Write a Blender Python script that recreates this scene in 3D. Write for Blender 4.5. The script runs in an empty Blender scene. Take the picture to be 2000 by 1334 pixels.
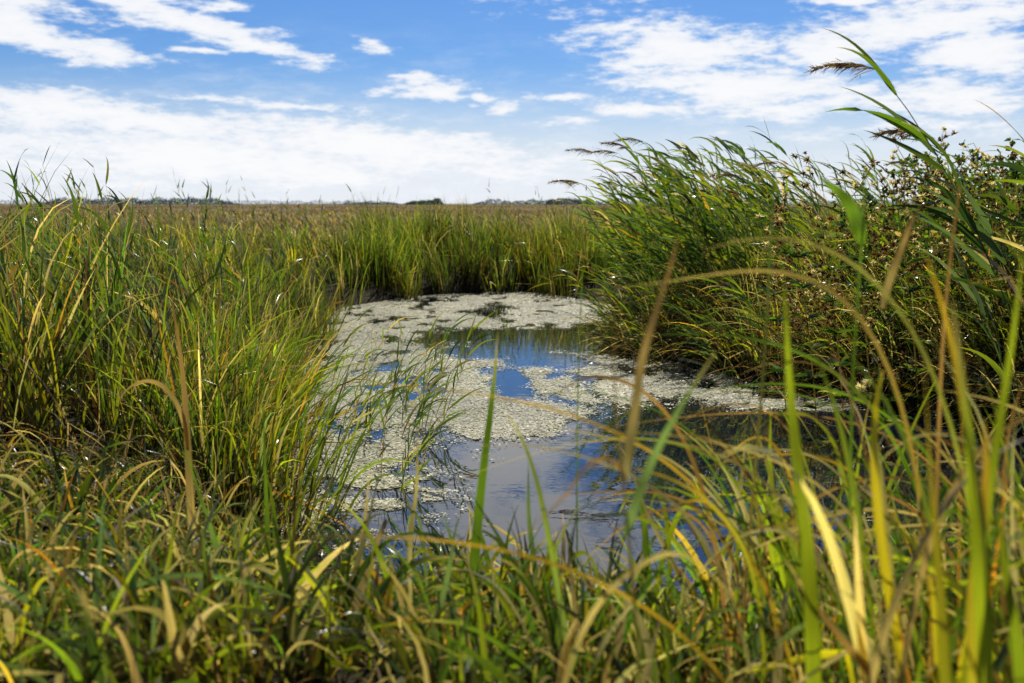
import bpy, math, numpy as np
from mathutils import Vector
rng = np.random.default_rng(7)
scene = bpy.context.scene

# ------------------------------------------------------------------ helpers
def nrm(v): return v/np.maximum(np.linalg.norm(v,axis=-1,keepdims=True),1e-9)
def _hash(ix,iy,seed):
    h=(ix.astype(np.int64)*374761393+iy.astype(np.int64)*668265263+seed*144665)&0x7fffffff
    h=((h^(h>>13))*1274126177)&0x7fffffff
    return ((h^(h>>16))&0xffff)/65535.0
def vnoise(x,y,seed=0):
    ix=np.floor(x);iy=np.floor(y);fx=x-ix;fy=y-iy
    fx=fx*fx*(3-2*fx);fy=fy*fy*(3-2*fy)
    a=_hash(ix,iy,seed);b=_hash(ix+1,iy,seed);c=_hash(ix,iy+1,seed);d=_hash(ix+1,iy+1,seed)
    return (a*(1-fx)+b*fx)*(1-fy)+(c*(1-fx)+d*fx)*fy
def fbm(x,y,seed=0,o=4):
    s=0;a=.5;t=0
    for i in range(o):
        s=s+a*vnoise(x*2**i,y*2**i,seed+i*17);t+=a;a*=.5
    return s/t
def polysd(px,py,poly):
    p=np.array(poly,float);n=len(p)
    d=np.full(px.shape,1e18);ins=np.zeros(px.shape,bool)
    for i in range(n):
        a=p[i];b=p[(i+1)%n];e=b-a
        wx=px-a[0];wy=py-a[1]
        t=np.clip((wx*e[0]+wy*e[1])/(e@e),0,1)
        d=np.minimum(d,(wx-e[0]*t)**2+(wy-e[1]*t)**2)
        c=((a[1]>py)!=(b[1]>py))
        with np.errstate(divide='ignore',invalid='ignore'):
            xx=(b[0]-a[0])*(py-a[1])/(b[1]-a[1]+1e-12)+a[0]
        ins^=(c&(px<xx))
    d=np.sqrt(d)
    return np.where(ins,-d,d)
POND=[(-.75,3.5),(-1.0,4.3),(-1.3,5.2),(-1.6,6.4),(-1.9,8.2),(-2.15,10),(-2.3,12),(-2.4,14.4),(-1.6,16.2),(0,16.9),(.7,16.5),
      (1.5,14.5),(1.4,11.5),(1.5,9.6),(2.05,8.2),(2.8,7.5),(3.5,6.2),(3.7,4.6),(2.6,3.5),(0.8,2.95)]
def pond_sd(x,y): return polysd(x,y,POND)+ (fbm(x*1.3+5,y*1.3,3)-.5)*.35
def height(x,y):
    d=pond_sd(x,y)
    h=np.where(d<0,np.maximum(d*.8,-.5),.62*(1-np.exp(-np.maximum(d,0)/.9)))
    return h+ (fbm(x*.9,y*.9,9)-.5)*.14*np.clip(d+.2,0,1) + (fbm(x*.03,y*.03,21)-.5)*.5*np.clip((d-15)/60,0,1)

class Build:
    def __init__(s): s.v=[];s.f=[];s.c=[];s.b=[];s.n=0
    def add(s,v,f,c,b):
        s.v.append(v);s.f.append(f+s.n);s.c.append(c);s.b.append(b);s.n+=len(v)
    def make(s,name,mat):
        v=np.concatenate(s.v).astype(np.float32);f=np.concatenate(s.f).astype(np.int32)
        c=np.concatenate(s.c).astype(np.float32);b=np.concatenate(s.b).astype(np.float32)
        me=bpy.data.meshes.new(name)
        me.vertices.add(len(v));me.vertices.foreach_set('co',v.ravel())
        me.loops.add(f.size);me.loops.foreach_set('vertex_index',f.ravel())
        me.polygons.add(len(f));me.polygons.foreach_set('loop_start',np.arange(0,f.size,4,dtype=np.int32))
        me.polygons.foreach_set('loop_total',np.full(len(f),4,np.int32))
        me.update(calc_edges=True)
        me.polygons.foreach_set('use_smooth',np.ones(len(f),bool))
        a=me.attributes.new('Col','FLOAT_COLOR','POINT')
        a.data.foreach_set('color',np.concatenate([c,np.ones((len(c),1),np.float32)],1).ravel())
        a=me.attributes.new('bl','FLOAT_VECTOR','POINT');a.data.foreach_set('vector',b.ravel())
        me.materials.append(mat)
        o=bpy.data.objects.new(name,me);scene.collection.objects.link(o);return o

def path(P0,D0,L,Bd,nseg,p=1.0,kink=0.):
    P=[P0.copy()];D=nrm(D0);Ds=[D];N=len(P0)
    kk=np.where(rng.random(N)<kink,rng.integers(nseg//3,nseg,N),-1)
    for k in range(nseg):
        D=nrm(D+Bd*((((k+.5)/nseg)**p)*(p+1)/nseg))
        m=kk==k
        if m.any():
            a=rng.uniform(0,6.28,m.sum());q=rng.uniform(.6,2.2,m.sum())
            D=D.copy();D[m]=nrm(D[m]+np.stack([np.cos(a)*q-.3,np.sin(a)*q*.6,-q*.9],1))
        P.append(P[-1]+D*(L/nseg)[:,None]);Ds.append(D)
    return np.stack(P,1),np.stack(Ds,1)
def ribbon_from(B,P,D,W,c0,c1,fold=0.,wprof='leaf',twist=1.2,ctip=None,refv=None):
    N,K,_=P.shape;s=np.linspace(0,1,K)
    if refv is None:
        a=rng.uniform(0,2*np.pi,N)
        tw=rng.normal(0,twist,N);rz=rng.uniform(-.3,.3,N)
        a2=a[:,None]+tw[:,None]*s[None]
        ref=np.stack([np.cos(a2),np.sin(a2),np.broadcast_to(rz[:,None],a2.shape)],2)
    else: ref=np.broadcast_to(refv[:,None,:],P.shape)
    side=nrm(np.cross(D,ref));nn=np.cross(side,D)
    if wprof=='leaf': w=np.minimum(1,.55+s*3)*(1-s**2.6)+.02
    elif wprof=='lance': w=np.minimum(1,.3+s*5)*(1-s**1.6)+.02
    elif wprof=='stem': w=1-.6*s
    else: w=np.ones(K)
    hw=(W[:,None]*w[None]*.5)[...,None]
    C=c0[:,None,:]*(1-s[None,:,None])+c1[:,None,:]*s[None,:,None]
    if ctip is not None:
        k=np.clip((s-.75)/.25,0,1)[None,:,None];C=C*(1-k)+ctip[:,None,:]*k
    r=rng.uniform(0,1,N)
    if fold>0:
        V=np.stack([P-side*hw,P-nn*hw*fold,P+side*hw],2);m=3
    else:
        V=np.stack([P-side*hw,P+side*hw],2);m=2
    C=np.repeat(C[:,:,None,:],m,2)
    bl=np.zeros((N,K,m,3));bl[...,0]=np.linspace(0,1,m)[None,None]*W[:,None,None]*100;bl[...,1]=s[None,:,None]*3;bl[...,2]=r[:,None,None]*100
    idx=np.arange(N*K*m).reshape(N,K,m)
    f=[]
    for j in range(m-1):
        f.append(np.stack([idx[:,:-1,j],idx[:,:-1,j+1],idx[:,1:,j+1],idx[:,1:,j]],-1).reshape(-1,4))
    B.add(V.reshape(-1,3),np.concatenate(f),C.reshape(-1,3),bl.reshape(-1,3))

GREEN=np.array([.070,.132,.014]);YG=np.array([.18,.235,.016]);DG=np.array([.030,.064,.016]);BG=np.array([.08,.13,.062])
STRAW=np.array([.46,.37,.22]);BROWN=np.array([.13,.078,.038]);OCH=np.array([.36,.24,.035]);GREY=np.array([.30,.27,.19])
PAL=np.stack([GREEN,YG,DG,BG,STRAW,BROWN,OCH,GREY])
def pick(N,w):
    w=np.array(w,float);w/=w.sum()
    i=rng.choice(len(w),N,p=w);c=PAL[i]*rng.uniform(.6,1.4,(N,1))*rng.uniform(.9,1.1,(N,3));return c,i
def blades(B,x,y,z,h,w,lean,bend,weights,nseg=7,fold=0.,wind=(-.25,0.02),outward=None,basebrown=.7,p=1.8,twist=1.2,kink=.06,tint=None):
    N=len(x)
    a=rng.uniform(0,2*np.pi,N);l=np.abs(rng.normal(0,lean,N))
    D=np.stack([np.cos(a)*l+wind[0]*.5,np.sin(a)*l+wind[1]*.5,np.ones(N)],1)
    if outward is not None: D[:,:2]+=outward
    b=np.abs(rng.normal(0,bend*1.1,N))+bend*.15
    dxy=nrm(D[:,:2]+rng.normal(0,.15,(N,2)))
    Bd=np.stack([dxy[:,0]*b*.7+wind[0]*b,dxy[:,1]*b*.7,-b*.9],1)
    P,Ds=path(np.stack([x,y,z],1),D,h,Bd,nseg,p,kink)
    P[...,2]=np.maximum(P[...,2],.012)
    c,i=pick(N,weights)
    dead=(i==4)|(i==5)|(i==7)
    if tint is not None: c=np.where(dead[:,None],c*(.5+.5*tint.mean(1,keepdims=True)),c*tint)
    c0=np.where(dead[:,None],c*.4,c*(1-basebrown)+BROWN*basebrown*.28)  # base darkened: decayed brown sheath plus painted shade of tussock interior
    tip=np.where((rng.random(N)<.33)[:,None]&~dead[:,None],STRAW*.8+OCH*.2,c*1.2)
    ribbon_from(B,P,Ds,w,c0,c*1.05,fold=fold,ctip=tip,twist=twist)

def scatter_tufts(B,region,M,per,R,hf,wmm,lean,bend,weights,nseg=7,fold=0.,wind=(-.25,.02),sdmin=.0,spread=.35,hvar=(.75,1.2),tintv=.3,**kw):
    x0,x1,y0,y1=region
    cx=rng.uniform(x0,x1,M);cy=rng.uniform(y0,y1,M)
    k=pond_sd(cx,cy)>sdmin
    cx=cx[k];cy=cy[k];M=len(cx)
    n=np.maximum(3,rng.poisson(per,M));idx=np.repeat(np.arange(M),n);N=len(idx)
    r=R*np.sqrt(rng.random(N))*rng.uniform(.6,1.4,M)[idx];a=rng.uniform(0,2*np.pi,N)
    ox=np.cos(a)*r;oy=np.sin(a)*r
    x=cx[idx]+ox;y=cy[idx]+oy
    h=hf(x,y)*rng.uniform(hvar[0],hvar[1],M)[idx]*rng.uniform(.5,1.12,N)
    out=np.stack([ox,oy],1)/R*spread+rng.normal(0,.10,(M,2))[idx]
    w=rng.uniform(wmm[0],wmm[1],M)[idx]*rng.uniform(.7,1.25,N)
    z=np.maximum(height(x,y),-.05)-.02
    g=rng.normal(0,tintv,M);yy=rng.normal(0,tintv,M)
    tint=np.stack([np.exp(g+yy*.5),np.exp(g),np.exp(g-yy*.3)],1)[idx]
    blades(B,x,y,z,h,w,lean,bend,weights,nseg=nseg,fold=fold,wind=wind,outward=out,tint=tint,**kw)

# ------------------------------------------------------------------ materials
def newmat(n):
    m=bpy.data.materials.new(n);m.use_nodes=True;nt=m.node_tree
    for q in list(nt.nodes): nt.nodes.remove(q)
    return m,nt
def leafmat(name,trans=.42,rough=.30,gain=(2.6,2.4,.9),spec=.9):
    m,nt=newmat(name);N=nt.nodes.new;Lk=nt.links.new
    at=N('ShaderNodeAttribute');at.attribute_name='Col'
    ab=N('ShaderNodeAttribute');ab.attribute_name='bl'
    mp=N('ShaderNodeMapping');mp.inputs['Scale'].default_value=(6,.9,1);Lk(ab.outputs['Vector'],mp.inputs['Vector'])
    no=N('ShaderNodeTexNoise');no.inputs['Scale'].default_value=1.6;no.inputs['Detail'].default_value=3;Lk(mp.outputs[0],no.inputs['Vector'])
    mr=N('ShaderNodeMapRange');mr.inputs['From Min'].default_value=.3;mr.inputs['From Max'].default_value=.7
    mr.inputs['To Min'].default_value=.5;mr.inputs['To Max'].default_value=1.4;Lk(no.outputs['Fac'],mr.inputs['Value'])
    vm=N('ShaderNodeVectorMath');vm.operation='SCALE';Lk(at.outputs['Color'],vm.inputs[0]);Lk(mr.outputs[0],vm.inputs['Scale'])
    pb=N('ShaderNodeBsdfPrincipled');pb.inputs['Roughness'].default_value=rough;pb.inputs['Specular IOR Level'].default_value=spec
    Lk(vm.outputs[0],pb.inputs['Base Color'])
    vg=N('ShaderNodeVectorMath');vg.operation='MULTIPLY';vg.inputs[1].default_value=gain;Lk(vm.outputs[0],vg.inputs[0])
    tr=N('ShaderNodeBsdfTranslucent');Lk(vg.outputs[0],tr.inputs['Color'])
    mx=N('ShaderNodeMixShader');mx.inputs[0].default_value=trans;Lk(pb.outputs[0],mx.inputs[1]);Lk(tr.outputs[0],mx.inputs[2])
    o=N('ShaderNodeOutputMaterial');Lk(mx.outputs[0],o.inputs['Surface']);return m
M_leaf=leafmat('grass_blade');M_weed=leafmat('pondweed_leaf',trans=.25,rough=.5,gain=(1,1,.85),spec=.5)
M_far=leafmat('distant_foliage',trans=.2,rough=.9,gain=(1.2,1.2,1),spec=.05)

def ground_mat():
    m,nt=newmat('soil_and_meadow');N=nt.nodes.new;Lk=nt.links.new
    g=N('ShaderNodeNewGeometry')
    n1=N('ShaderNodeTexNoise');n1.inputs['Scale'].default_value=5;n1.inputs['Detail'].default_value=8;Lk(g.outputs['Position'],n1.inputs['Vector'])
    r1=N('ShaderNodeValToRGB');Lk(n1.outputs['Fac'],r1.inputs[0])
    r1.color_ramp.elements[0].position=.3;r1.color_ramp.elements[0].color=(.015,.012,.007,1)
    r1.color_ramp.elements[1].position=.7;r1.color_ramp.elements[1].color=(.05,.042,.02,1)
    n2=N('ShaderNodeTexNoise');n2.inputs['Scale'].default_value=.06;n2.inputs['Detail'].default_value=10;n2.inputs['Roughness'].default_value=.7
    Lk(g.outputs['Position'],n2.inputs['Vector'])
    r2=N('ShaderNodeValToRGB');Lk(n2.outputs['Fac'],r2.inputs[0])
    r2.color_ramp.elements[0].position=.35;r2.color_ramp.elements[0].color=(.12,.10,.04,1)
    r2.color_ramp.elements[1].position=.6;r2.color_ramp.elements[1].color=(.20,.135,.07,1)
    sx=N('ShaderNodeVectorMath');sx.operation='LENGTH';Lk(g.outputs['Position'],sx.inputs[0])
    mr=N('ShaderNodeMapRange');mr.inputs['From Min'].default_value=20;mr.inputs['From Max'].default_value=50;Lk(sx.outputs['Value'],mr.inputs['Value'])
    mx=N('ShaderNodeMix');mx.data_type='RGBA';Lk(mr.outputs[0],mx.inputs[0]);Lk(r1.outputs[0],mx.inputs[6]);Lk(r2.outputs[0],mx.inputs[7])
    b=N('ShaderNodeBump');b.inputs['Strength'].default_value=.8;b.inputs['Distance'].default_value=.05;Lk(n1.outputs['Fac'],b.inputs['Height'])
    p=N('ShaderNodeBsdfPrincipled');p.inputs['Roughness'].default_value=.9;p.inputs['Specular IOR Level'].default_value=.1
    Lk(mx.outputs[2],p.inputs['Base Color']);Lk(b.outputs[0],p.inputs['Normal'])
    o=N('ShaderNodeOutputMaterial');Lk(p.outputs[0],o.inputs['Surface']);return m
def water_mat():
    m,nt=newmat('dark_pond_water');N=nt.nodes.new;Lk=nt.links.new
    g=N('ShaderNodeNewGeometry')
    n1=N('ShaderNodeTexNoise');n1.inputs['Scale'].default_value=5;n1.inputs['Detail'].default_value=3;Lk(g.outputs['Position'],n1.inputs['Vector'])
    b=N('ShaderNodeBump');b.inputs['Strength'].default_value=.10;b.inputs['Distance'].default_value=.010;Lk(n1.outputs['Fac'],b.inputs['Height'])
    p=N('ShaderNodeBsdfPrincipled');p.inputs['Roughness'].default_value=.012;p.inputs['IOR'].default_value=1.6
    p.inputs['Base Color'].default_value=(.006,.010,.018,1);p.inputs['Specular IOR Level'].default_value=.75
    Lk(b.outputs[0],p.inputs['Normal'])
    o=N('ShaderNodeOutputMaterial');Lk(p.outputs[0],o.inputs['Surface']);return m

# ------------------------------------------------------------------ ground + water
n=300
t=np.linspace(-7.6,7.6,n);gx=np.sinh(t)*2.5;gy=np.sinh(t)*2.5+8
X,Y=np.meshgrid(gx,gy,indexing='ij');Z=height(X,Y)
v=np.stack([X,Y,Z],-1).reshape(-1,3);idx=np.arange(n*n).reshape(n,n)
f=np.stack([idx[:-1,:-1],idx[1:,:-1],idx[1:,1:],idx[:-1,1:]],-1).reshape(-1,4)
B=Build();B.add(v,f,np.full(v.shape,.1),np.zeros(v.shape));B.make('ground',ground_mat())
B=Build();B.add(np.array([[-5.,1.5,0],[6,1.5,0],[6,20,0],[-5,20,0]]),np.array([[0,1,2,3]]),np.full((4,3),.1),np.zeros((4,3)))
B.make('pond_water',water_mat())

# ------------------------------------------------------------------ pondweed
PA=[(-2.5,14.5),(-1.6,16.6),(.7,17),(1.6,14.5),(1.3,12.6),(.4,12.3),(-.6,12.0),(-1.1,11.2),(-.8,10.0),(-.55,9.2),(-.3,7.9),(.18,7.0),(-.05,6.5),(-.5,6.0),(-.75,5.5),(-1.4,5.2),(-1.8,6.4),(-2.05,8.2),(-2.3,10)]
PC=[(.12,8.6),(.7,9.1),(1.35,9.5),(1.7,8.3),(2.3,7.5),(1.5,7.2),(.9,7.4),(.3,7.8)]
def weed_prob(x,y):
    ds=np.minimum(polysd(x,y,PA),polysd(x,y,PC)+.10)+(fbm(x*2.2,y*1.5,5,5)-.5)*1.9
    pr=np.clip(.6-ds*1.5,0,1)*np.clip(3.6*(fbm(x*4.5,y*2.6,8,6)-.30),0,1)
    dark=((x+.25)/.4)**2+((y-14)/1.1)**2
    pr=pr*np.clip(dark-.2+1.4*(fbm(x*3,y*2,2)-.5),.03,1)
    sp=np.clip(1-(((x+.95)/.8)**2+((y-5.0)/.9)**2),0,1)*.6*(fbm(x*5,y*5,12)>.5)
    edge=np.clip(1-np.abs(pond_sd(x,y))/.3,0,1)*.22*(fbm(x*4,y*4,14)>.48)
    return np.maximum(pr,np.maximum(sp,edge))
n=1300000
y=3.3+13.7*rng.random(n)**1.15;x=rng.uniform(-2.7,3.1,n)
k=(rng.random(n)<weed_prob(x,y)*.85)&(pond_sd(x,y)<.05)
x=x[k];y=y[k];N=len(x);print('weed',N)
sz=rng.uniform(.0028,.0065,N)*rng.choice([1,1,1,1,2.0],N)*(1+.05*y);a=rng.uniform(0,2*np.pi,N)
tx,ty=rng.normal(0,.10,N),rng.normal(0,.10,N);z0=.006+.008*fbm(x*6,y*6,90)
V=[]
for (u,w) in [(-1,-.3),(.1,-.7),(1,.2),(-.1,.7)]:
    dx=(u*np.cos(a)-w*np.sin(a))*sz;dy=(u*np.sin(a)+w*np.cos(a))*sz
    V.append(np.stack([x+dx,y+dy,np.maximum(z0+dx*tx+dy*ty,.005)],1))
V=np.stack(V,1).reshape(-1,3)
C0=np.array([[.66,.62,.42],[.58,.56,.30],[.42,.43,.20],[.78,.75,.62],[.34,.28,.15]])  # the whitish tone paints sparkle onto some leaflets
c=C0[rng.choice(5,N,p=[.40,.25,.14,.16,.05])]*rng.uniform(.85,1.08,(N,1))*(.55+.75*fbm(x*2.5,y*1.8,61))[:,None]
c=c*np.where(fbm(x*1.6,y*1.1,77)>.55,1,.92)[:,None]*np.array([1,1,1.])
B=Build();B.add(V,np.arange(4*N).reshape(-1,4),np.repeat(c,4,0),np.repeat(rng.uniform(0,50,(N,3)),4,0))
cs=.018;gx=np.arange(-2.7,3.1,cs);gy=np.arange(4,17,cs*1.6);X,Y=np.meshgrid(gx,gy,indexing='ij');X=X.ravel();Y=Y.ravel()
k=(weed_prob(X,Y)>.22+.25*rng.random(len(X)))&(pond_sd(X,Y)<.05);X=X[k]+rng.normal(0,.004,k.sum());Y=Y[k]+rng.normal(0,.004,k.sum());N=len(X)
V=np.stack([np.stack([X+a*cs*.55*rng.uniform(.8,1.2,N),Y+b*cs*.85*rng.uniform(.8,1.2,N),.0035+0*X+rng.uniform(0,.001,N)],1) for a,b in [(-1,-1),(1,-1),(1,1),(-1,1)]],1).reshape(-1,3)
c=(np.array([.36,.36,.18])+np.array([.22,.2,.13])*fbm(X*3,Y*3,71)[:,None])*rng.uniform(.85,1.1,(N,1))
B.add(V,np.arange(4*N).reshape(-1,4),np.repeat(c,4,0),np.repeat(rng.uniform(0,50,(N,3)),4,0))
B.make('floating_pondweed',M_weed)

# ------------------------------------------------------------------ meadow (distance)
B=Build()
N=60000
r=np.exp(rng.uniform(np.log(17),np.log(400),N));az=rng.uniform(-.75,.75,N)
x=r*np.sin(az);y=r*np.cos(az);k=(pond_sd(x,y)>2.2);x=x[k];y=y[k];r=r[k];N=len(x)
cl=fbm(x*.25,y*.25,40)
h=rng.uniform(.12,.36,N)*(.5+cl)
w=.010+r*.0009
c,i=pick(N,[1.2,1.0,1,.3,3,3,.8,1.8])
g=np.clip((fbm(x*.08,y*.04,44)-.40)*5,0,1)[:,None]
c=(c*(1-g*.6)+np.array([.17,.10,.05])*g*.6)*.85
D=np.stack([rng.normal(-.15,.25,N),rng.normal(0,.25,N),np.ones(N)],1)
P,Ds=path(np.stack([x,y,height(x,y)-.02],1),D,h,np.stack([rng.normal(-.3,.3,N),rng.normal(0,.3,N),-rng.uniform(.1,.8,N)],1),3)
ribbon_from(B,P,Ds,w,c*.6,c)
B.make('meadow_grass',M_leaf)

# ------------------------------------------------------------------ left bank sedge
B=Build()
hL=lambda x,y:.48+.36*np.clip(pond_sd(x,y),0,1.2)+.25*np.clip((y-3.8)/1.0,-.6,1)-.18*np.clip((y-5.8)/2,0,1)
W1=[6,2.8,3.4,1.8,1.3,1.2,.3,.9]
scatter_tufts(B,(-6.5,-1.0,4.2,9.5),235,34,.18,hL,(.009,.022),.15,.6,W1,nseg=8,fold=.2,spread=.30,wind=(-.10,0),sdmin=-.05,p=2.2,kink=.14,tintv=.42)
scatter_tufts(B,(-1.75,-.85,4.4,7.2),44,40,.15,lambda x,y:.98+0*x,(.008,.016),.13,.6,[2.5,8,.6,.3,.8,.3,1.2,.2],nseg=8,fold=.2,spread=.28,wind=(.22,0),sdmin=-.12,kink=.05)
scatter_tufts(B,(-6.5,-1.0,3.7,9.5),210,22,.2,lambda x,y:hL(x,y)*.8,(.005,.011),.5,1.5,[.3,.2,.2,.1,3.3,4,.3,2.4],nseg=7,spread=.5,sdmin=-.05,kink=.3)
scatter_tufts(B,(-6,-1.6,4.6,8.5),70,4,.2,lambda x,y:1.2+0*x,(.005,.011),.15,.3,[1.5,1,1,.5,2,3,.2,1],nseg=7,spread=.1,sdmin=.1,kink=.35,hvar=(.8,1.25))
B.make('sedge_tussock',M_leaf)
B=Build()
hM=lambda x,y:.76+.10*np.clip(pond_sd(x,y),0,1)-.025*np.clip(y-9,0,8)
W2=[6,4.2,2.2,.9,.9,.6,.3,.3]
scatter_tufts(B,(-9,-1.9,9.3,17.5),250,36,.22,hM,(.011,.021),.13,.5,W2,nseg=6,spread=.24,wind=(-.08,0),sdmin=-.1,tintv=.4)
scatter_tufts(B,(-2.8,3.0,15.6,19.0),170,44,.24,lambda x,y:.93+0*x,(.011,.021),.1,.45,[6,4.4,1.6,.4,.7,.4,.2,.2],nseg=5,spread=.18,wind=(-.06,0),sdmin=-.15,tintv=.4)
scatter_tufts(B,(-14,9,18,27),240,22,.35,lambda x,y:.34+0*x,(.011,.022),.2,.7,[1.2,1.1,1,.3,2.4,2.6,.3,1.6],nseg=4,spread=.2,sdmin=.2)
B.make('marsh_sedge',M_leaf)

# ------------------------------------------------------------------ right bank dense grass
B=Build()
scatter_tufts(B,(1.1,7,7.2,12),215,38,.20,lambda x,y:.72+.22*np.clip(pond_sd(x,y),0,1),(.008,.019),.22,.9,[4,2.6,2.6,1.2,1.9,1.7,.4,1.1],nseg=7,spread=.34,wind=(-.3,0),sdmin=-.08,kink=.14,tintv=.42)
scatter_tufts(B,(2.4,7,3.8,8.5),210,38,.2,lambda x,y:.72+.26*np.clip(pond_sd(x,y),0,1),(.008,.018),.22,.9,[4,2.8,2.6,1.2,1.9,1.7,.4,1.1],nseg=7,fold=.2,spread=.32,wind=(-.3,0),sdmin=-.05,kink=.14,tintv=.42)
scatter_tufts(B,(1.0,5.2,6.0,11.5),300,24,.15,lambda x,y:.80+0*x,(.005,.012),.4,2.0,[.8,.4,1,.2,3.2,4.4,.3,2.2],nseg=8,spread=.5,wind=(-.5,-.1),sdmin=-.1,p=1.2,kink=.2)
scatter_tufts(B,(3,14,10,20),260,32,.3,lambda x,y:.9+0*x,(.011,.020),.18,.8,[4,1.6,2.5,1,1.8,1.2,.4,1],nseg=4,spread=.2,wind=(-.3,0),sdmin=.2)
B.make('bank_grass',M_leaf)

# ------------------------------------------------------------------ common reed generator
def reeds(B,x,y,H,lean=(-.2,0),leanr=.12,bend=.45,nleaf=8,leafL=(.28,.5),leafW=(.014,.028),plume=.15,ns=8,fold=0.,s0=.3,wts=[5,3,2.2,2.8,.5,.3,.3,.3],z=None,winds=1.,droop=1.,stem=.007,pl=1.):
    N=len(x);z=height(x,y)-.02 if z is None else z
    z=np.maximum(z,-.1)
    D=np.stack([rng.normal(lean[0],leanr,N),rng.normal(lean[1],leanr,N),np.ones(N)],1)
    b=rng.uniform(.3,1.5,N)*bend
    Bd=np.stack([-b,rng.normal(0,.12,N),-b*.3],1)
    P,Ds=path(np.stack([x,y,z],1),D,H,Bd,ns,1.3)
    c,_=pick(N,[4,2,3,2,.8,.6,.2,.2])
    ribbon_from(B,P,Ds,np.full(N,stem),c*.8,c,wprof='stem',twist=.1)
    n=nleaf;idx=np.repeat(np.arange(N),n);s=np.tile(np.linspace(s0,.97,n),N)+rng.uniform(-.03,.03,N*n)
    s=np.clip(s,0,.99)*ns;i0=s.astype(int);fr=(s-i0)[:,None]
    R=P[idx,i0]*(1-fr)+P[idx,i0+1]*fr;T=Ds[idx,i0]
    M=len(idx);a=rng.uniform(0,2*np.pi,M)
    rad=np.stack([np.cos(a)-.7*winds,np.sin(a)*.8,np.full(M,.1)],1)*.6
    D2=T+rad*rng.uniform(.5,1.4,(M,1))
    sl=s/ns
    L=rng.uniform(leafL[0],leafL[1],M)*(1.1-.35*sl)
    Bd=np.stack([-rng.uniform(.1,1.4,M)*winds,rng.normal(0,.35,M),-rng.uniform(.0,1.2,M)*droop],1)
    P2,D3=path(R,D2,L,Bd,6 if fold==0 else 10,1.2,.05)
    c,i=pick(M,wts)
    ribbon_from(B,P2,D3,rng.uniform(leafW[0],leafW[1],M),c*.9,c,fold=fold,wprof='lance',twist=.9,ctip=np.where((rng.random(M)<.25)[:,None],STRAW*.7,c))
    kk=np.where(rng.random(N)<plume)[0]
    if len(kk):
        q=60;idx=np.repeat(kk,q);M=len(idx);s=rng.random(M)
        e=P[idx,-1];T=Ds[idx,-1];axis=nrm(T+np.array([-.9,0,-.15]))
        R=e+axis*(s*.24*pl)[:,None]+np.stack([0*s,0*s,-.10*s**2],1)
        D4=axis+rng.normal(0,.22,(M,3))+np.array([-.3,0,-.25])
        L=rng.uniform(.06,.13,M)*(1.15-.7*s)*pl
        P5,D5=path(R,D4,L,np.stack([-rng.uniform(0,.6,M),rng.normal(0,.2,M),-rng.uniform(.5,1.4,M)],1),4)
        c=np.array([.13,.09,.08])*rng.uniform(.6,1.6,(M,1))
        ribbon_from(B,P5,D5,np.full(M,.0045),c,c*1.2,wprof='leaf')
        P6=P5[:,2];ribbon_from(B,*path(P6,D5[:,2]+rng.normal(0,.5,(M,3)),np.full(M,.03),np.zeros((M,3)),2),np.full(M,.004),c,c)
    return P
B=Build()
def rs(n,x0,x1,y0,y1,sd=.05):
    x=rng.uniform(x0,x1,n);y=rng.uniform(y0,y1,n);k=pond_sd(x,y)>sd;return x[k],y[k]
x,y=rs(240,1.35,3.3,9.6,13.5);reeds(B,x,y,rng.uniform(1.0,1.85,len(x)),plume=.02,leafW=(.018,.038),leafL=(.3,.58))
x,y=rs(120,3.0,7,9,14);reeds(B,x,y,rng.uniform(1.0,1.6,len(x)),plume=.02,leafW=(.014,.028))
x,y=rs(70,2.4,5.5,6.5,9);reeds(B,x,y,rng.uniform(.8,1.25,len(x)),plume=.0,leafW=(.010,.022))
x,y=rs(60,1.1,2.4,7.8,12,-.15);reeds(B,x,y,rng.uniform(.6,1.2,len(x)),lean=(-.5,-.1),plume=0,leafW=(.010,.018))
B.make('common_reed',M_leaf)
B=Build()
x=np.array([1.75,1.95,1.7,1.55,2.3]);y=np.array([10,10.4,10.8,10.2,11]);reeds(B,x,y,np.array([1.95,2.05,2.1,1.85,2.0]),lean=(-.30,0),leanr=.05,plume=1.1,nleaf=8,pl=1.3)
hx=np.array([2.72,2.9,3.05,2.55,3.3]);hy=np.array([4.2,4.5,4.3,4.6,5.2])
reeds(B,hx,hy,np.array([1.8,1.7,1.6,1.35,1.7]),lean=(-.32,0),leanr=.06,bend=.45,nleaf=8,leafL=(.38,.6),leafW=(.02,.036),plume=0,fold=.25,ns=10,s0=.4,z=np.full(5,.1),stem=.01)
reeds(B,np.array([2.44,2.58]),np.array([4.2,4.3]),np.array([2.08,1.75]),lean=(-.38,0),leanr=.01,bend=.40,nleaf=9,leafL=(.42,.62),leafW=(.022,.038),plume=2,fold=.25,ns=10,s0=.5,z=np.array([.2,.2]),stem=.011,pl=1.1)
B.make('wind_blown_reed',M_leaf)
B=Build()
x,y=rs(90,-5,-1.4,4.6,9);reeds(B,x,y,rng.uniform(.85,1.3,len(x)),lean=(-.08,0),leanr=.12,bend=.2,nleaf=5,leafL=(.18,.35),leafW=(.014,.024),plume=0,s0=.5,winds=.35)
x,y=rs(90,-6,2,9,20);reeds(B,x,y,rng.uniform(.8,1.4,len(x)),lean=(-.03,0),leanr=.1,bend=.15,nleaf=5,leafL=(.15,.3),leafW=(.014,.024),plume=0,s0=.5,winds=.2,droop=.4)
x=rng.uniform(-1.5,-.5,40);y=rng.uniform(5.0,7.6,40);reeds(B,x,y,rng.uniform(.4,.85,40),lean=(.25,-.05),leanr=.2,bend=-.3,nleaf=7,leafL=(.15,.34),leafW=(.009,.017),plume=0,s0=.25,winds=-.4)
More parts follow.
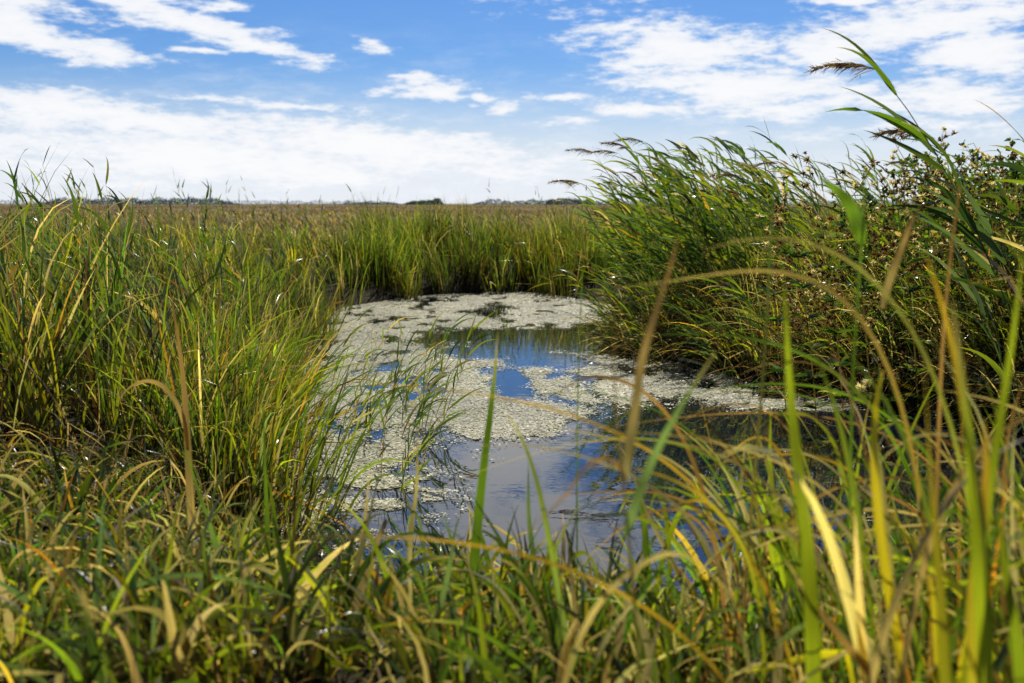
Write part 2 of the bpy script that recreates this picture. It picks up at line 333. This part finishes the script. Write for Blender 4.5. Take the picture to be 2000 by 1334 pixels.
B.make('reed_shoots',M_leaf)

# ------------------------------------------------------------------ thistles and shrub
def thistle(name,x0,y0,H,nb=9,fluff=False):
    B=Build();z=height(np.array([x0]),np.array([y0]))[0]-.02
    P,D=path(np.array([[x0,y0,z]]),np.array([[-.1,0,1.]]),np.array([H]),np.array([[-.15,0,0]]),10)
    for rv in ([0,1,0.],[1,0,0.]): ribbon_from(B,P,D,np.array([.012]),BROWN[None]*1,DG[None]*1.3,wprof='stem',twist=0,refv=np.array([rv]))
    s=rng.uniform(.5,.97,nb);R=P[0][(s*10).astype(int)];a=rng.uniform(0,6.28,nb)
    P2,D2=path(R,np.stack([np.cos(a)*.8,np.sin(a)*.8,np.ones(nb)],1),rng.uniform(.14,.36,nb)*H/1.6,np.stack([0*a-.1,0*a,np.full(nb,.5)],1),5)
    ribbon_from(B,P2,D2,np.full(nb,.007),np.tile(DG,(nb,1)),np.tile(BROWN,(nb,1)),wprof='stem')
    t=4;i=np.repeat(np.arange(nb),t);M=len(i);R=P2[i,rng.integers(2,6,M)]
    P3,D3=path(R,D2[i,-1]+rng.normal(0,.6,(M,3)),rng.uniform(.04,.12,M),np.zeros((M,3)),2)
    ribbon_from(B,P3,D3,np.full(M,.005),np.tile(BROWN,(M,1)),np.tile(BROWN,(M,1)),wprof='stem')
    e=np.concatenate([P3[:,-1],P2[:,-1],P[:,-1]]);q=22;i=np.repeat(np.arange(len(e)),q);K=len(i)
    dd=nrm(rng.normal(0,1,(K,3))+np.array([0,0,.5]))
    P4,D4=path(e[i]-dd*.003,dd,rng.uniform(.014,.028,K)*rng.choice([1,1.5],len(e))[i],np.zeros((K,3)),2)
    hc=np.array([[.09,.05,.03],[.16,.10,.06],[.50,.45,.38]])[rng.choice(3,len(e),p=[.5,.25,.25])][i]
    ribbon_from(B,P4,D4,np.full(K,.010),hc,hc*1.2)
    n=int(34*H);s=rng.uniform(.15,.9,n);R=P[0][(s*10).astype(int)];a=rng.uniform(0,6.28,n)
    P5,D5=path(R,np.stack([np.cos(a),np.sin(a),np.full(n,.5)],1),rng.uniform(.08,.2,n),np.stack([0*a,0*a,-rng.uniform(.3,1.2,n)],1),4)
    c,_=pick(n,[3,.8,4,2,.5,.8,0,.2]);ribbon_from(B,P5,D5,rng.uniform(.02,.04,n),c,c,wprof='lance',fold=.2)
    if fluff:
        e=P2[0,-1]
        for cc in range(3):
            ce=e+rng.normal(0,.04,3);K=160;dd=nrm(rng.normal(0,1,(K,3)));P6,D6=path(np.repeat(ce[None],K,0),dd,rng.uniform(.02,.05,K),rng.normal(0,.6,(K,3)),3)
            ribbon_from(B,P6,D6,np.full(K,.003),np.full((K,3),.7),np.full((K,3),.75))
    B.make(name,M_leaf)
for (a,b,h) in [(2.15,6.7,2.1),(2.4,6.9,2.25),(2.65,7.1,2.1),(2.9,6.9,1.9),(3.15,7.2,1.75),(3.5,7.6,1.6),(2.1,7.3,1.95),(3.7,7.4,1.5)]:
    thistle('thistle_plant',a,b,h,nb=12)
thistle('thistle_plant',2.45,6.2,1.3,fluff=True)
def shrub(name,cx,cy,rx,ry,H,n=9000):
    B=Build();z=float(height(np.array([cx]),np.array([cy]))[0])
    nb=60;a=rng.uniform(0,6.28,nb)
    P,D=path(np.stack([cx+rng.normal(0,.25,nb),cy+rng.normal(0,.25,nb),np.full(nb,z-.05)],1),np.stack([np.cos(a)*rx/H*.9,np.sin(a)*ry/H*.9,np.ones(nb)],1),rng.uniform(.6,1.1,nb)*H,np.stack([rng.normal(-.1,.3,nb),rng.normal(0,.3,nb),rng.normal(0,.2,nb)],1),9)
    ribbon_from(B,P,D,np.full(nb,.02),np.tile(BROWN,(nb,1)),np.tile(BROWN*1.1,(nb,1)),wprof='stem')
    m=nb*8;i=rng.integers(0,nb,m);k=rng.integers(3,10,m)
    P2,D2=path(P[i,k],D[i,k]+rng.normal(0,.7,(m,3)),rng.uniform(.12,.35,m),rng.normal(0,.3,(m,3)),5)
    ribbon_from(B,P2,D2,np.full(m,.006),np.tile(BROWN,(m,1)),np.tile(DG,(m,1)),wprof='stem')
    i=rng.integers(0,m,n);k=rng.integers(0,6,n)
    P3,D3=path(P2[i,k]+rng.normal(0,.012,(n,3)),rng.normal(0,1,(n,3))+np.array([0,0,.3]),rng.uniform(.03,.06,n),rng.normal(0,.4,(n,3)),2)
    c,_=pick(n,[4,1.6,3,1.5,.4,.6,.2,.3])
    ribbon_from(B,P3,D3,rng.uniform(.015,.028,n),c,c,wprof='')
    B.make(name,M_leaf)
shrub('shrub',4.7,9.3,1.0,.9,1.5,12000);shrub('shrub',6.2,10.5,1.3,1,1.5,10000);shrub('shrub',3.7,8.6,.8,.7,1.1,7000)
shrub('shrub',4.2,7.4,.8,.7,1.15,8000)

# ------------------------------------------------------------------ distant trees
B=Build()
def treemass(x0,x1,y0,hgt,n,col):
    x=rng.uniform(x0,x1,n);sh=.35+.9*fbm((x)/(hgt*1.2)+y0,x*0,51,3)
    t=np.clip((x-x0)/(x1-x0),0,1);env=np.minimum(1,np.minimum(t,1-t)*8+.15)
    z=.3+rng.random(n)**.7*hgt*sh*env;y=y0+rng.normal(0,5,n)
    s=hgt*.07
    dd=rng.normal(0,1,(n,3));P,D=path(np.stack([x,y,z],1),dd,np.full(n,s*2),np.zeros((n,3)),1)
    c=np.array(col)*rng.uniform(.7,1.3,(n,1))
    ribbon_from(B,P,D,np.full(n,s*1.5),c,c,wprof='')
HAZE_COL=(.13,.18,.20)  # pale blue-green tree colours with distance haze painted in
treemass(-66,-42,620,4.2,2500,(.10,.15,.15));treemass(-108,-72,640,3,1500,HAZE_COL)
treemass(-25,60,640,3.6,3500,HAZE_COL);treemass(20,50,620,4.0,1800,(.10,.15,.15));treemass(60,400,700,4.5,6000,HAZE_COL)
treemass(-330,-190,700,5,5000,HAZE_COL);treemass(-500,-100,900,4.2,5000,(.16,.2,.24))
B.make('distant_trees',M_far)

# ------------------------------------------------------------------ foreground grass
B=Build()
WF=[7,5,1.8,3.0,2.2,.9,.7,1.6]
hG=lambda x,y:.38+.14*np.clip(x-.3,0,1.6)-.06*np.clip(-x-.5,0,1)
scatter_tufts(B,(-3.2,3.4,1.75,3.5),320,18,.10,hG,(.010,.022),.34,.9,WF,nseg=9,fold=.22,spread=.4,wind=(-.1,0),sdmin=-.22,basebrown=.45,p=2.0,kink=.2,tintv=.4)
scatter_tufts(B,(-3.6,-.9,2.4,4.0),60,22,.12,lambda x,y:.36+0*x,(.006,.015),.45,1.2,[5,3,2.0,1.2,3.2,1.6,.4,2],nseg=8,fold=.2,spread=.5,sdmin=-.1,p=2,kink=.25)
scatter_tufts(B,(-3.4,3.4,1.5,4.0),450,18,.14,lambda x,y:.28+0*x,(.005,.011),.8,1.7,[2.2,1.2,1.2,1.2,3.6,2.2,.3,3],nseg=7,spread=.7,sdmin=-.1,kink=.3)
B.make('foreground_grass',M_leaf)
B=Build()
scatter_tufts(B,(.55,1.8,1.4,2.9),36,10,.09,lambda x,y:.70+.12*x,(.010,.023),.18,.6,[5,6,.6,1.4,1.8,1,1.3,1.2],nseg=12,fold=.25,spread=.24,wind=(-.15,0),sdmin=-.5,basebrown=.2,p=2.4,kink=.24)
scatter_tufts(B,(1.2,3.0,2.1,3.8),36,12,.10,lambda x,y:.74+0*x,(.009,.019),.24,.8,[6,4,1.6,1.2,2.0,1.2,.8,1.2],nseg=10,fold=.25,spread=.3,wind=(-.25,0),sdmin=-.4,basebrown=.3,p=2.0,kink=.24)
def hero(p,w,c,c2=None,prof='leaf',K=22,fold=.25,ref=(0.2,1,0.1)):
    p=np.array(p,float);t=np.linspace(0,1,K)[:,None]
    if len(p)==2: p=np.array([p[0],p[0]*.67+p[1]*.33,p[0]*.33+p[1]*.67,p[1]])
    if len(p)==3: p=np.array([p[0],p[0]/3+p[1]*2/3,p[2]/3+p[1]*2/3,p[2]])
    Q=(1-t)**3*p[0]+3*(1-t)**2*t*p[1]+3*(1-t)*t*t*p[2]+t**3*p[3]
    Q=Q+ (np.sin(t*rng.uniform(5,11)+rng.uniform(0,6,3))*.006)*t
    D=nrm(np.gradient(Q,axis=0));c=np.array(c);c2=c if c2 is None else np.array(c2)
    tw=rng.normal(0,.8);a=np.arctan2(ref[1],ref[0])+tw*t[:,0]
    R=np.stack([np.cos(a),np.sin(a),np.full(K,ref[2])],1)
    s=np.linspace(0,1,K)
    side=nrm(np.cross(D,R));nn=np.cross(side,D)
    wp={'leaf':np.minimum(1,.55+s*3)*(1-s**2.6)+.02,'lance':np.minimum(1,.3+s*5)*(1-s**1.6)+.02,'stem':1-.6*s}[prof]
    hw=(w*wp*.5)[:,None]
    V=np.stack([Q-side*hw,Q-nn*hw*fold,Q+side*hw],1)
    tipc=(STRAW*.75) if (rng.random()<.5 and prof=='leaf') else c2
    k=np.clip((s-.8)/.2,0,1)[:,None];C=(c[None]*(1-s[:,None])+c2[None]*s[:,None])*(1-k)+tipc[None]*k
    blot=1+.3*np.sin(s*rng.uniform(8,25)+rng.uniform(0,6))[:,None];C=C*blot
    C=np.repeat(C[:,None,:],3,1)
    bl=np.zeros((K,3,3));bl[...,0]=np.linspace(0,1,3)[None]*w*100;bl[...,1]=s[:,None]*3;bl[...,2]=rng.uniform(0,100)
    idx=np.arange(K*3).reshape(K,3)
    f=np.concatenate([np.stack([idx[:-1,j],idx[:-1,j+1],idx[1:,j+1],idx[1:,j]],-1) for j in (0,1)])
    B.add(V.reshape(-1,3),f,C.reshape(-1,3),bl.reshape(-1,3))
hero([(-.12,2.4,.25),(-.08,2.4,.8),(-.035,2.4,1.20)],.026,GREEN*1.0,GREEN*1.1)
hero([(.17,2.5,.2),(.172,2.5,1.34)],.006,DG,GREEN,'stem')
hero([(.50,1.5,.45),(.47,1.5,1.0),(.405,1.5,1.385)],.025,YG*.8,YG)
hero([(.72,1.6,.6),(.68,1.6,1.55),(.42,1.6,1.40),(.16,1.65,1.36)],.006,OCH*.6,STRAW*.6)
hero([(.80,1.55,.6),(.72,1.55,1.45),(.5,1.6,1.5),(.31,1.62,1.42)],.006,YG,STRAW*.6)
hero([(.60,1.25,.6),(.56,1.25,1.1),(.50,1.22,1.36)],.020,YG*1.2,OCH)
hero([(.66,1.2,.5),(.60,1.2,1.0),(.53,1.2,1.38)],.022,YG*1.1,YG)
hero([(.68,1.3,.5),(.66,1.3,1.1),(.54,1.3,1.44)],.016,YG*1.1,OCH)
hero([(.62,1.3,.5),(.64,1.3,1.1),(.66,1.3,1.45)],.018,YG,YG)
hero([(.64,1.25,.5),(.62,1.25,.9),(.60,1.25,1.22)],.030,YG*1.2,OCH)
hero([(.58,1.15,.5),(.60,1.15,.9),(.55,1.15,1.2)],.026,YG*1.1,YG)
hero([(.70,1.2,.5),(.66,1.2,.9),(.60,1.2,1.15)],.022,GREEN*1.3,YG)
hero([(.05,1.5,.55),(.10,1.5,.98),(.25,1.5,1.02),(.36,1.5,.88)],.010,STRAW*.8,STRAW*.8+YG*.3)
hero([(-1.0,3.0,.2),(-.99,3.0,.8),(-1.03,3.0,1.24)],.028,STRAW*.5,BROWN*1.4)
hero([(-1.0,3.0,.75),(-1.0,3.0,.95),(-1.12,3,1.02),(-1.2,3.0,.9)],.018,STRAW*.7,BROWN*1.5)
hero([(.22,1.4,.4),(.17,1.4,1.0),(.146,1.4,1.32)],.009,DG*1.3,BROWN,'stem')
hero([(.165,1.4,1.1),(.17,1.4,1.25),(.235,1.4,1.465)],.014,GREY*.55,BROWN*1.5)
hero([(.165,1.4,1.02),(.19,1.4,1.12),(.285,1.4,1.29)],.014,BG*1.4,BG*1.6)
hero([(.165,1.4,1.1),(.14,1.38,1.2),(.02,1.38,1.02)],.006,BROWN*1.5,BROWN*1.8)
hero([(.48,2,.3),(.50,2,1.0),(.525,2,1.57)],.009,BROWN*1.1,DG*1.2,'stem')
hero([(.70,2,.3),(.70,2,1.0),(.695,2,1.58)],.009,DG*1.2,GREEN,'stem')
hero([(.70,2,1.42),(.68,2,1.52),(.60,2,1.56)],.032,GREEN*1.2,GREEN*1.3,'lance')
hero([(.71,1.9,1.3),(.73,1.9,1.42),(.78,1.9,1.50)],.014,STRAW*.5,BROWN*1.6)
hero([(.83,1.85,.4),(.80,1.85,1.0),(.82,1.85,1.53)],.010,BROWN*1.6,BROWN*1.8,'stem')
hero([(.16,2,.2),(.10,2,.9),(-.02,2,1.09)],.014,BG*1.4,YG)
hero([(-.72,2.8,.2),(-.71,2.8,.8),(-.705,2.8,1.08)],.024,GREEN,GREEN*1.2)
hero([(-.80,2.7,.2),(-.82,2.7,.6),(-.92,2.7,.85)],.022,BG*1.3,GREEN)
hero([(-.70,1.6,.4),(-.69,1.6,.8),(-.695,1.6,.93)],.016,BG*1.2,GREEN*1.4)
hero([(-.20,2.3,.2),(-.28,2.3,.7),(-.42,2.3,.80)],.018,GREEN,YG)
hero([(-.36,1.9,.25),(-.42,1.9,.65),(-.72,1.95,.85),(-.86,2.0,.62)],.008,YG,STRAW)
hero([(.45,1.7,.3),(.5,1.7,1.0),(.35,1.7,1.05),(.12,1.75,1.02)],.007,YG*1.2,OCH)
hero([(.62,1.5,.4),(.6,1.5,1.12),(.72,1.5,1.2),(.95,1.55,1.18)],.010,STRAW*.7,BROWN*2)
hero([(.52,1.4,.5),(.5,1.4,.9),(.62,1.4,1.15),(.80,1.4,1.18)],.012,STRAW*.8,STRAW*.6)
hero([(.78,1.5,.4),(.6,1.5,.75),(.42,1.5,.95)],.016,BROWN*1.3,BROWN*1.6)
for k in range(110):
    x0=rng.uniform(-1.1,1.3);y0=rng.uniform(1.5,2.7);L=rng.uniform(.25,.55)+.26*max(0,x0-.2);a=rng.normal(-.05,.4)
    z0=.33;q=rng.random()
    c=[GREEN*1.1,YG*1.0,BG*1.3,STRAW*.7,GREEN,YG*.8,GREY*.9][rng.integers(0,7)]
    if q<.6: pts=[(x0,y0,z0),(x0+a*L*.2,y0,z0+L*.5),(x0+a*L*.5,y0,z0+L)]
    else: pts=[(x0,y0,z0),(x0+a*L*.2,y0,z0+L*.75),(x0+a*L*.7,y0,z0+L*.9),(x0+a*L*1.3,y0+.05,z0+L*.5)]
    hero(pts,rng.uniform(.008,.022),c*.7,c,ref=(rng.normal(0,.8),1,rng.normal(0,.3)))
# dry, bent and crossing blades sweeping leftwards in the right-hand foreground
for k in range(85):
    x0=rng.uniform(.45,1.6);y0=rng.uniform(1.45,2.5);L=rng.uniform(.45,.9);a=rng.choice([-1,1],p=[.72,.28])*rng.uniform(.3,1.3)
    c=[STRAW*.7,BROWN*1.5,YG,OCH*.8,GREY*.8,GREEN*1.2,BROWN*1.8][rng.integers(0,7)];z0=.4
    pts=[(x0,y0,z0),(x0+a*L*.1,y0,z0+L*.8),(x0+a*L*.5,y0,z0+L*rng.uniform(.8,1.1)),(x0+a*L*rng.uniform(.7,1.2),y0+.05,z0+L*rng.uniform(.3,.95))]
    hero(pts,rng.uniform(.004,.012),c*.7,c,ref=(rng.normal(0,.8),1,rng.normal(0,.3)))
B.make('broad_sedge_blades',M_leaf)

# ------------------------------------------------------------------ world
w=bpy.data.worlds.new('World');scene.world=w;w.use_nodes=True;nt=w.node_tree
for q in list(nt.nodes): nt.nodes.remove(q)
NN=nt.nodes.new;LK=nt.links.new
SUN_EL=math.radians(49);SUN_AZ=math.radians(8)
sky=NN('ShaderNodeTexSky');sky.sky_type='NISHITA';sky.sun_disc=False;sky.sun_elevation=SUN_EL;sky.sun_rotation=SUN_AZ
sky.air_density=1.0;sky.dust_density=.4;sky.ozone_density=3.0
tc=NN('ShaderNodeTexCoord');sp=NN('ShaderNodeSeparateXYZ');LK(tc.outputs['Generated'],sp.inputs[0])
def M(op,a,b=None,c=None,clamp=False):
    m=NN('ShaderNodeMath');m.operation=op;m.use_clamp=clamp
    for i,q in enumerate([a,b,c]):
        if q is None: continue
        if isinstance(q,(int,float)): m.inputs[i].default_value=q
        else: LK(q,m.inputs[i])
    return m.outputs[0]
def MR(v,a,b,c=0,d=1,smooth=True):
    m=NN('ShaderNodeMapRange');m.interpolation_type='SMOOTHSTEP' if smooth else 'LINEAR'
    m.inputs[1].default_value=a;m.inputs[2].default_value=b;m.inputs[3].default_value=c;m.inputs[4].default_value=d
    LK(v,m.inputs[0]);return m.outputs[0]
x,y,z=sp.outputs
az=M('ARCTAN2',x,y);hyp=M('SQRT',M('ADD',M('MULTIPLY',x,x),M('MULTIPLY',y,y)));el=M('DIVIDE',z,M('MAXIMUM',hyp,.001))
el=M('MINIMUM',el,8.0)
cb=NN('ShaderNodeCombineXYZ');LK(az,cb.inputs[0]);LK(el,cb.inputs[1])
def noise(vec,scale,detail=6,rough=.6,sx=1,sy=1,rot=0,loc=(0,0,0)):
    mp=NN('ShaderNodeMapping');mp.inputs['Scale'].default_value=(sx,sy,1);mp.inputs['Rotation'].default_value=(0,0,rot);mp.inputs['Location'].default_value=loc;LK(vec,mp.inputs[0])
    t=NN('ShaderNodeTexNoise');t.inputs['Scale'].default_value=scale;t.inputs['Detail'].default_value=detail;t.inputs['Roughness'].default_value=rough;LK(mp.outputs[0],t.inputs[0]);return t
nw=noise(cb.outputs[0],7,4,.6,1,2.5)
vs=NN('ShaderNodeVectorMath');vs.operation='SUBTRACT';LK(nw.outputs['Color'],vs.inputs[0]);vs.inputs[1].default_value=(.5,.5,.5)
vm=NN('ShaderNodeVectorMath');vm.operation='MULTIPLY';LK(vs.outputs[0],vm.inputs[0]);vm.inputs[1].default_value=(.11,.034,0)
va=NN('ShaderNodeVectorMath');va.operation='ADD';LK(cb.outputs[0],va.inputs[0]);LK(vm.outputs[0],va.inputs[1])
WP=va.outputs[0]
def pe(u,v):
    p=math.radians(7.9);xx=(u-1000)/1944;zz=(667-v)/1944
    yy=math.cos(p)+zz*math.sin(p);ze=-math.sin(p)+zz*math.cos(p)
    return math.atan2(xx,yy),ze/math.hypot(xx,yy)
CL=[(1340,85,210,55,-8,1.1),(1430,165,240,60,-5,1.1),(1610,95,110,45,0,1.1),(1540,205,220,32,0,1),(1260,120,120,45,-20,.9),
    (1820,40,250,60,8,1.1),(1920,110,130,65,0,1.1),(1850,200,180,50,-5,1.05),(1720,60,100,30,0,.8),
    (845,182,75,20,0,1.05),(755,90,50,12,-8,1.0),(808,155,42,12,0,.9),(990,211,42,13,0,1.0),(945,185,40,10,-8,.85),(1090,188,60,9,0,.95),(1220,212,95,14,-5,.95),(1120,235,60,12,0,.75),
    (350,32,260,32,-14,1.1),(500,85,150,22,-12,1.05),(60,65,210,30,-9,1.1),(60,15,150,22,-5,1),(385,98,70,8,-10,.85),(740,178,70,9,0,.75),(915,200,30,8,0,.8),
    (300,245,560,40,-8,1.05),(750,290,430,46,-6,1.15),(100,220,330,40,-6,1.05),(560,212,200,14,-4,.8),(450,315,600,60,-2,1.15),(1000,330,300,40,0,.9),(1780,250,320,22,0,.7),(1780,138,50,8,0,.7),(440,3,80,8,0,.9),(1620,2,70,10,0,1),
    (960,-150,240,120,-20,1.1),(1050,-330,300,140,10,1.2),(700,-250,160,80,-20,.9),(1500,-160,260,70,0,1),(880,-560,300,150,0,1)]
acc=None
for (u,v_,rx,ry,tl,wt) in CL:
    a,e=pe(u,v_)
    mp=NN('ShaderNodeMapping');mp.vector_type='TEXTURE';mp.inputs['Location'].default_value=(a,e,0)
    mp.inputs['Rotation'].default_value=(0,0,math.radians(tl));mp.inputs['Scale'].default_value=(rx/1960,ry/1960,1)
    LK(WP,mp.inputs[0]);ln=NN('ShaderNodeVectorMath');ln.operation='LENGTH';LK(mp.outputs[0],ln.inputs[0])
    q=MR(ln.outputs['Value'],0.1,1.6,wt,0,False)
    acc=q if acc is None else M('MAXIMUM',acc,q)
pz=M('ADD',M('MAXIMUM',z,0),.12);pc=NN('ShaderNodeCombineXYZ');LK(M('DIVIDE',x,pz),pc.inputs[0]);LK(M('DIVIDE',y,pz),pc.inputs[1])
ng=noise(pc.outputs[0],1.1,7,.58,1,1.6)
outm=M('MAXIMUM',MR(el,.30,.42),MR(M('ABSOLUTE',az),.55,.7))
gen=M('MULTIPLY',MR(ng.outputs['Fac'],.52,.72),outm)
acc=M('MAXIMUM',acc,gen)
nd=noise(cb.outputs[0],15,9,.66,1,3.8,-.16)
nd2=noise(cb.outputs[0],60,6,.65,1,3.0,-.12)
det=M('ADD',M('MULTIPLY',M('SUBTRACT',nd.outputs['Fac'],.5),2.1),M('MULTIPLY',M('SUBTRACT',nd2.outputs['Fac'],.5),1.0))
dens=M('ADD',acc,det)
cov=MR(M('MULTIPLY',dens,MR(acc,0,.2)),.26,.84)
veil=M('MULTIPLY',MR(nd.outputs['Fac'],.42,.75),M('MULTIPLY',MR(el,.20,.04),.6))
cov=M('MAXIMUM',cov,veil)
haze=MR(el,.14,.0)
s1=NN('ShaderNodeVectorMath');s1.operation='MULTIPLY';s1.inputs[1].default_value=(.053,.067,.092);LK(sky.outputs[0],s1.inputs[0])
hs=NN('ShaderNodeHueSaturation');hs.inputs['Saturation'].default_value=1.12;LK(s1.outputs[0],hs.inputs['Color'])
m1=NN('ShaderNodeMix');m1.data_type='RGBA';LK(M('MULTIPLY',haze,.95),m1.inputs[0]);LK(hs.outputs[0],m1.inputs[6]);m1.inputs[7].default_value=(.84,.88,.94,1)
shade=NN('ShaderNodeMix');shade.data_type='RGBA';LK(MR(dens,.4,1.2),shade.inputs[0]);shade.inputs[6].default_value=(.82,.87,.95,1);shade.inputs[7].default_value=(.98,.98,.99,1)
m2=NN('ShaderNodeMix');m2.data_type='RGBA';LK(M('MULTIPLY',cov,.95),m2.inputs[0]);LK(m1.outputs[2],m2.inputs[6]);LK(shade.outputs[2],m2.inputs[7])
# sky and cloud dimmed behind the camera and towards the zenith to deepen shadows
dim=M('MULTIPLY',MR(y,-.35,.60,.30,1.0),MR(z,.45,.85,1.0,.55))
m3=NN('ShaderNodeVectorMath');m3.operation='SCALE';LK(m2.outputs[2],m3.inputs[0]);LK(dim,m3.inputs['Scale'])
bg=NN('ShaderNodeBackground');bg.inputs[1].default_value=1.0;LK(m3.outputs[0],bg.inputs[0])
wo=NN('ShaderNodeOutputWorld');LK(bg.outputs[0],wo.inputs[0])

# ------------------------------------------------------------------ sun, camera
sl=bpy.data.lights.new('sun','SUN');sl.energy=5;sl.angle=math.radians(.5);sl.color=(1,.95,.86)
so=bpy.data.objects.new('sun',sl);scene.collection.objects.link(so)
d=Vector((math.sin(SUN_AZ)*math.cos(SUN_EL),math.cos(SUN_AZ)*math.cos(SUN_EL),math.sin(SUN_EL)))
so.rotation_euler=d.to_track_quat('Z','Y').to_euler();so.location=(0,0,20)
cam=bpy.data.cameras.new('camera');co=bpy.data.objects.new('camera',cam);scene.collection.objects.link(co)
cam.lens=35;cam.sensor_width=36;cam.clip_end=8000;cam.clip_start=.05
co.location=(0,0,1.5);co.rotation_euler=(math.radians(90-7.9),0,0)
cam.dof.use_dof=True;cam.dof.focus_distance=6.0;cam.dof.aperture_fstop=2.8
scene.camera=co
scene.view_settings.view_transform='Standard';scene.view_settings.look='None';scene.view_settings.exposure=0
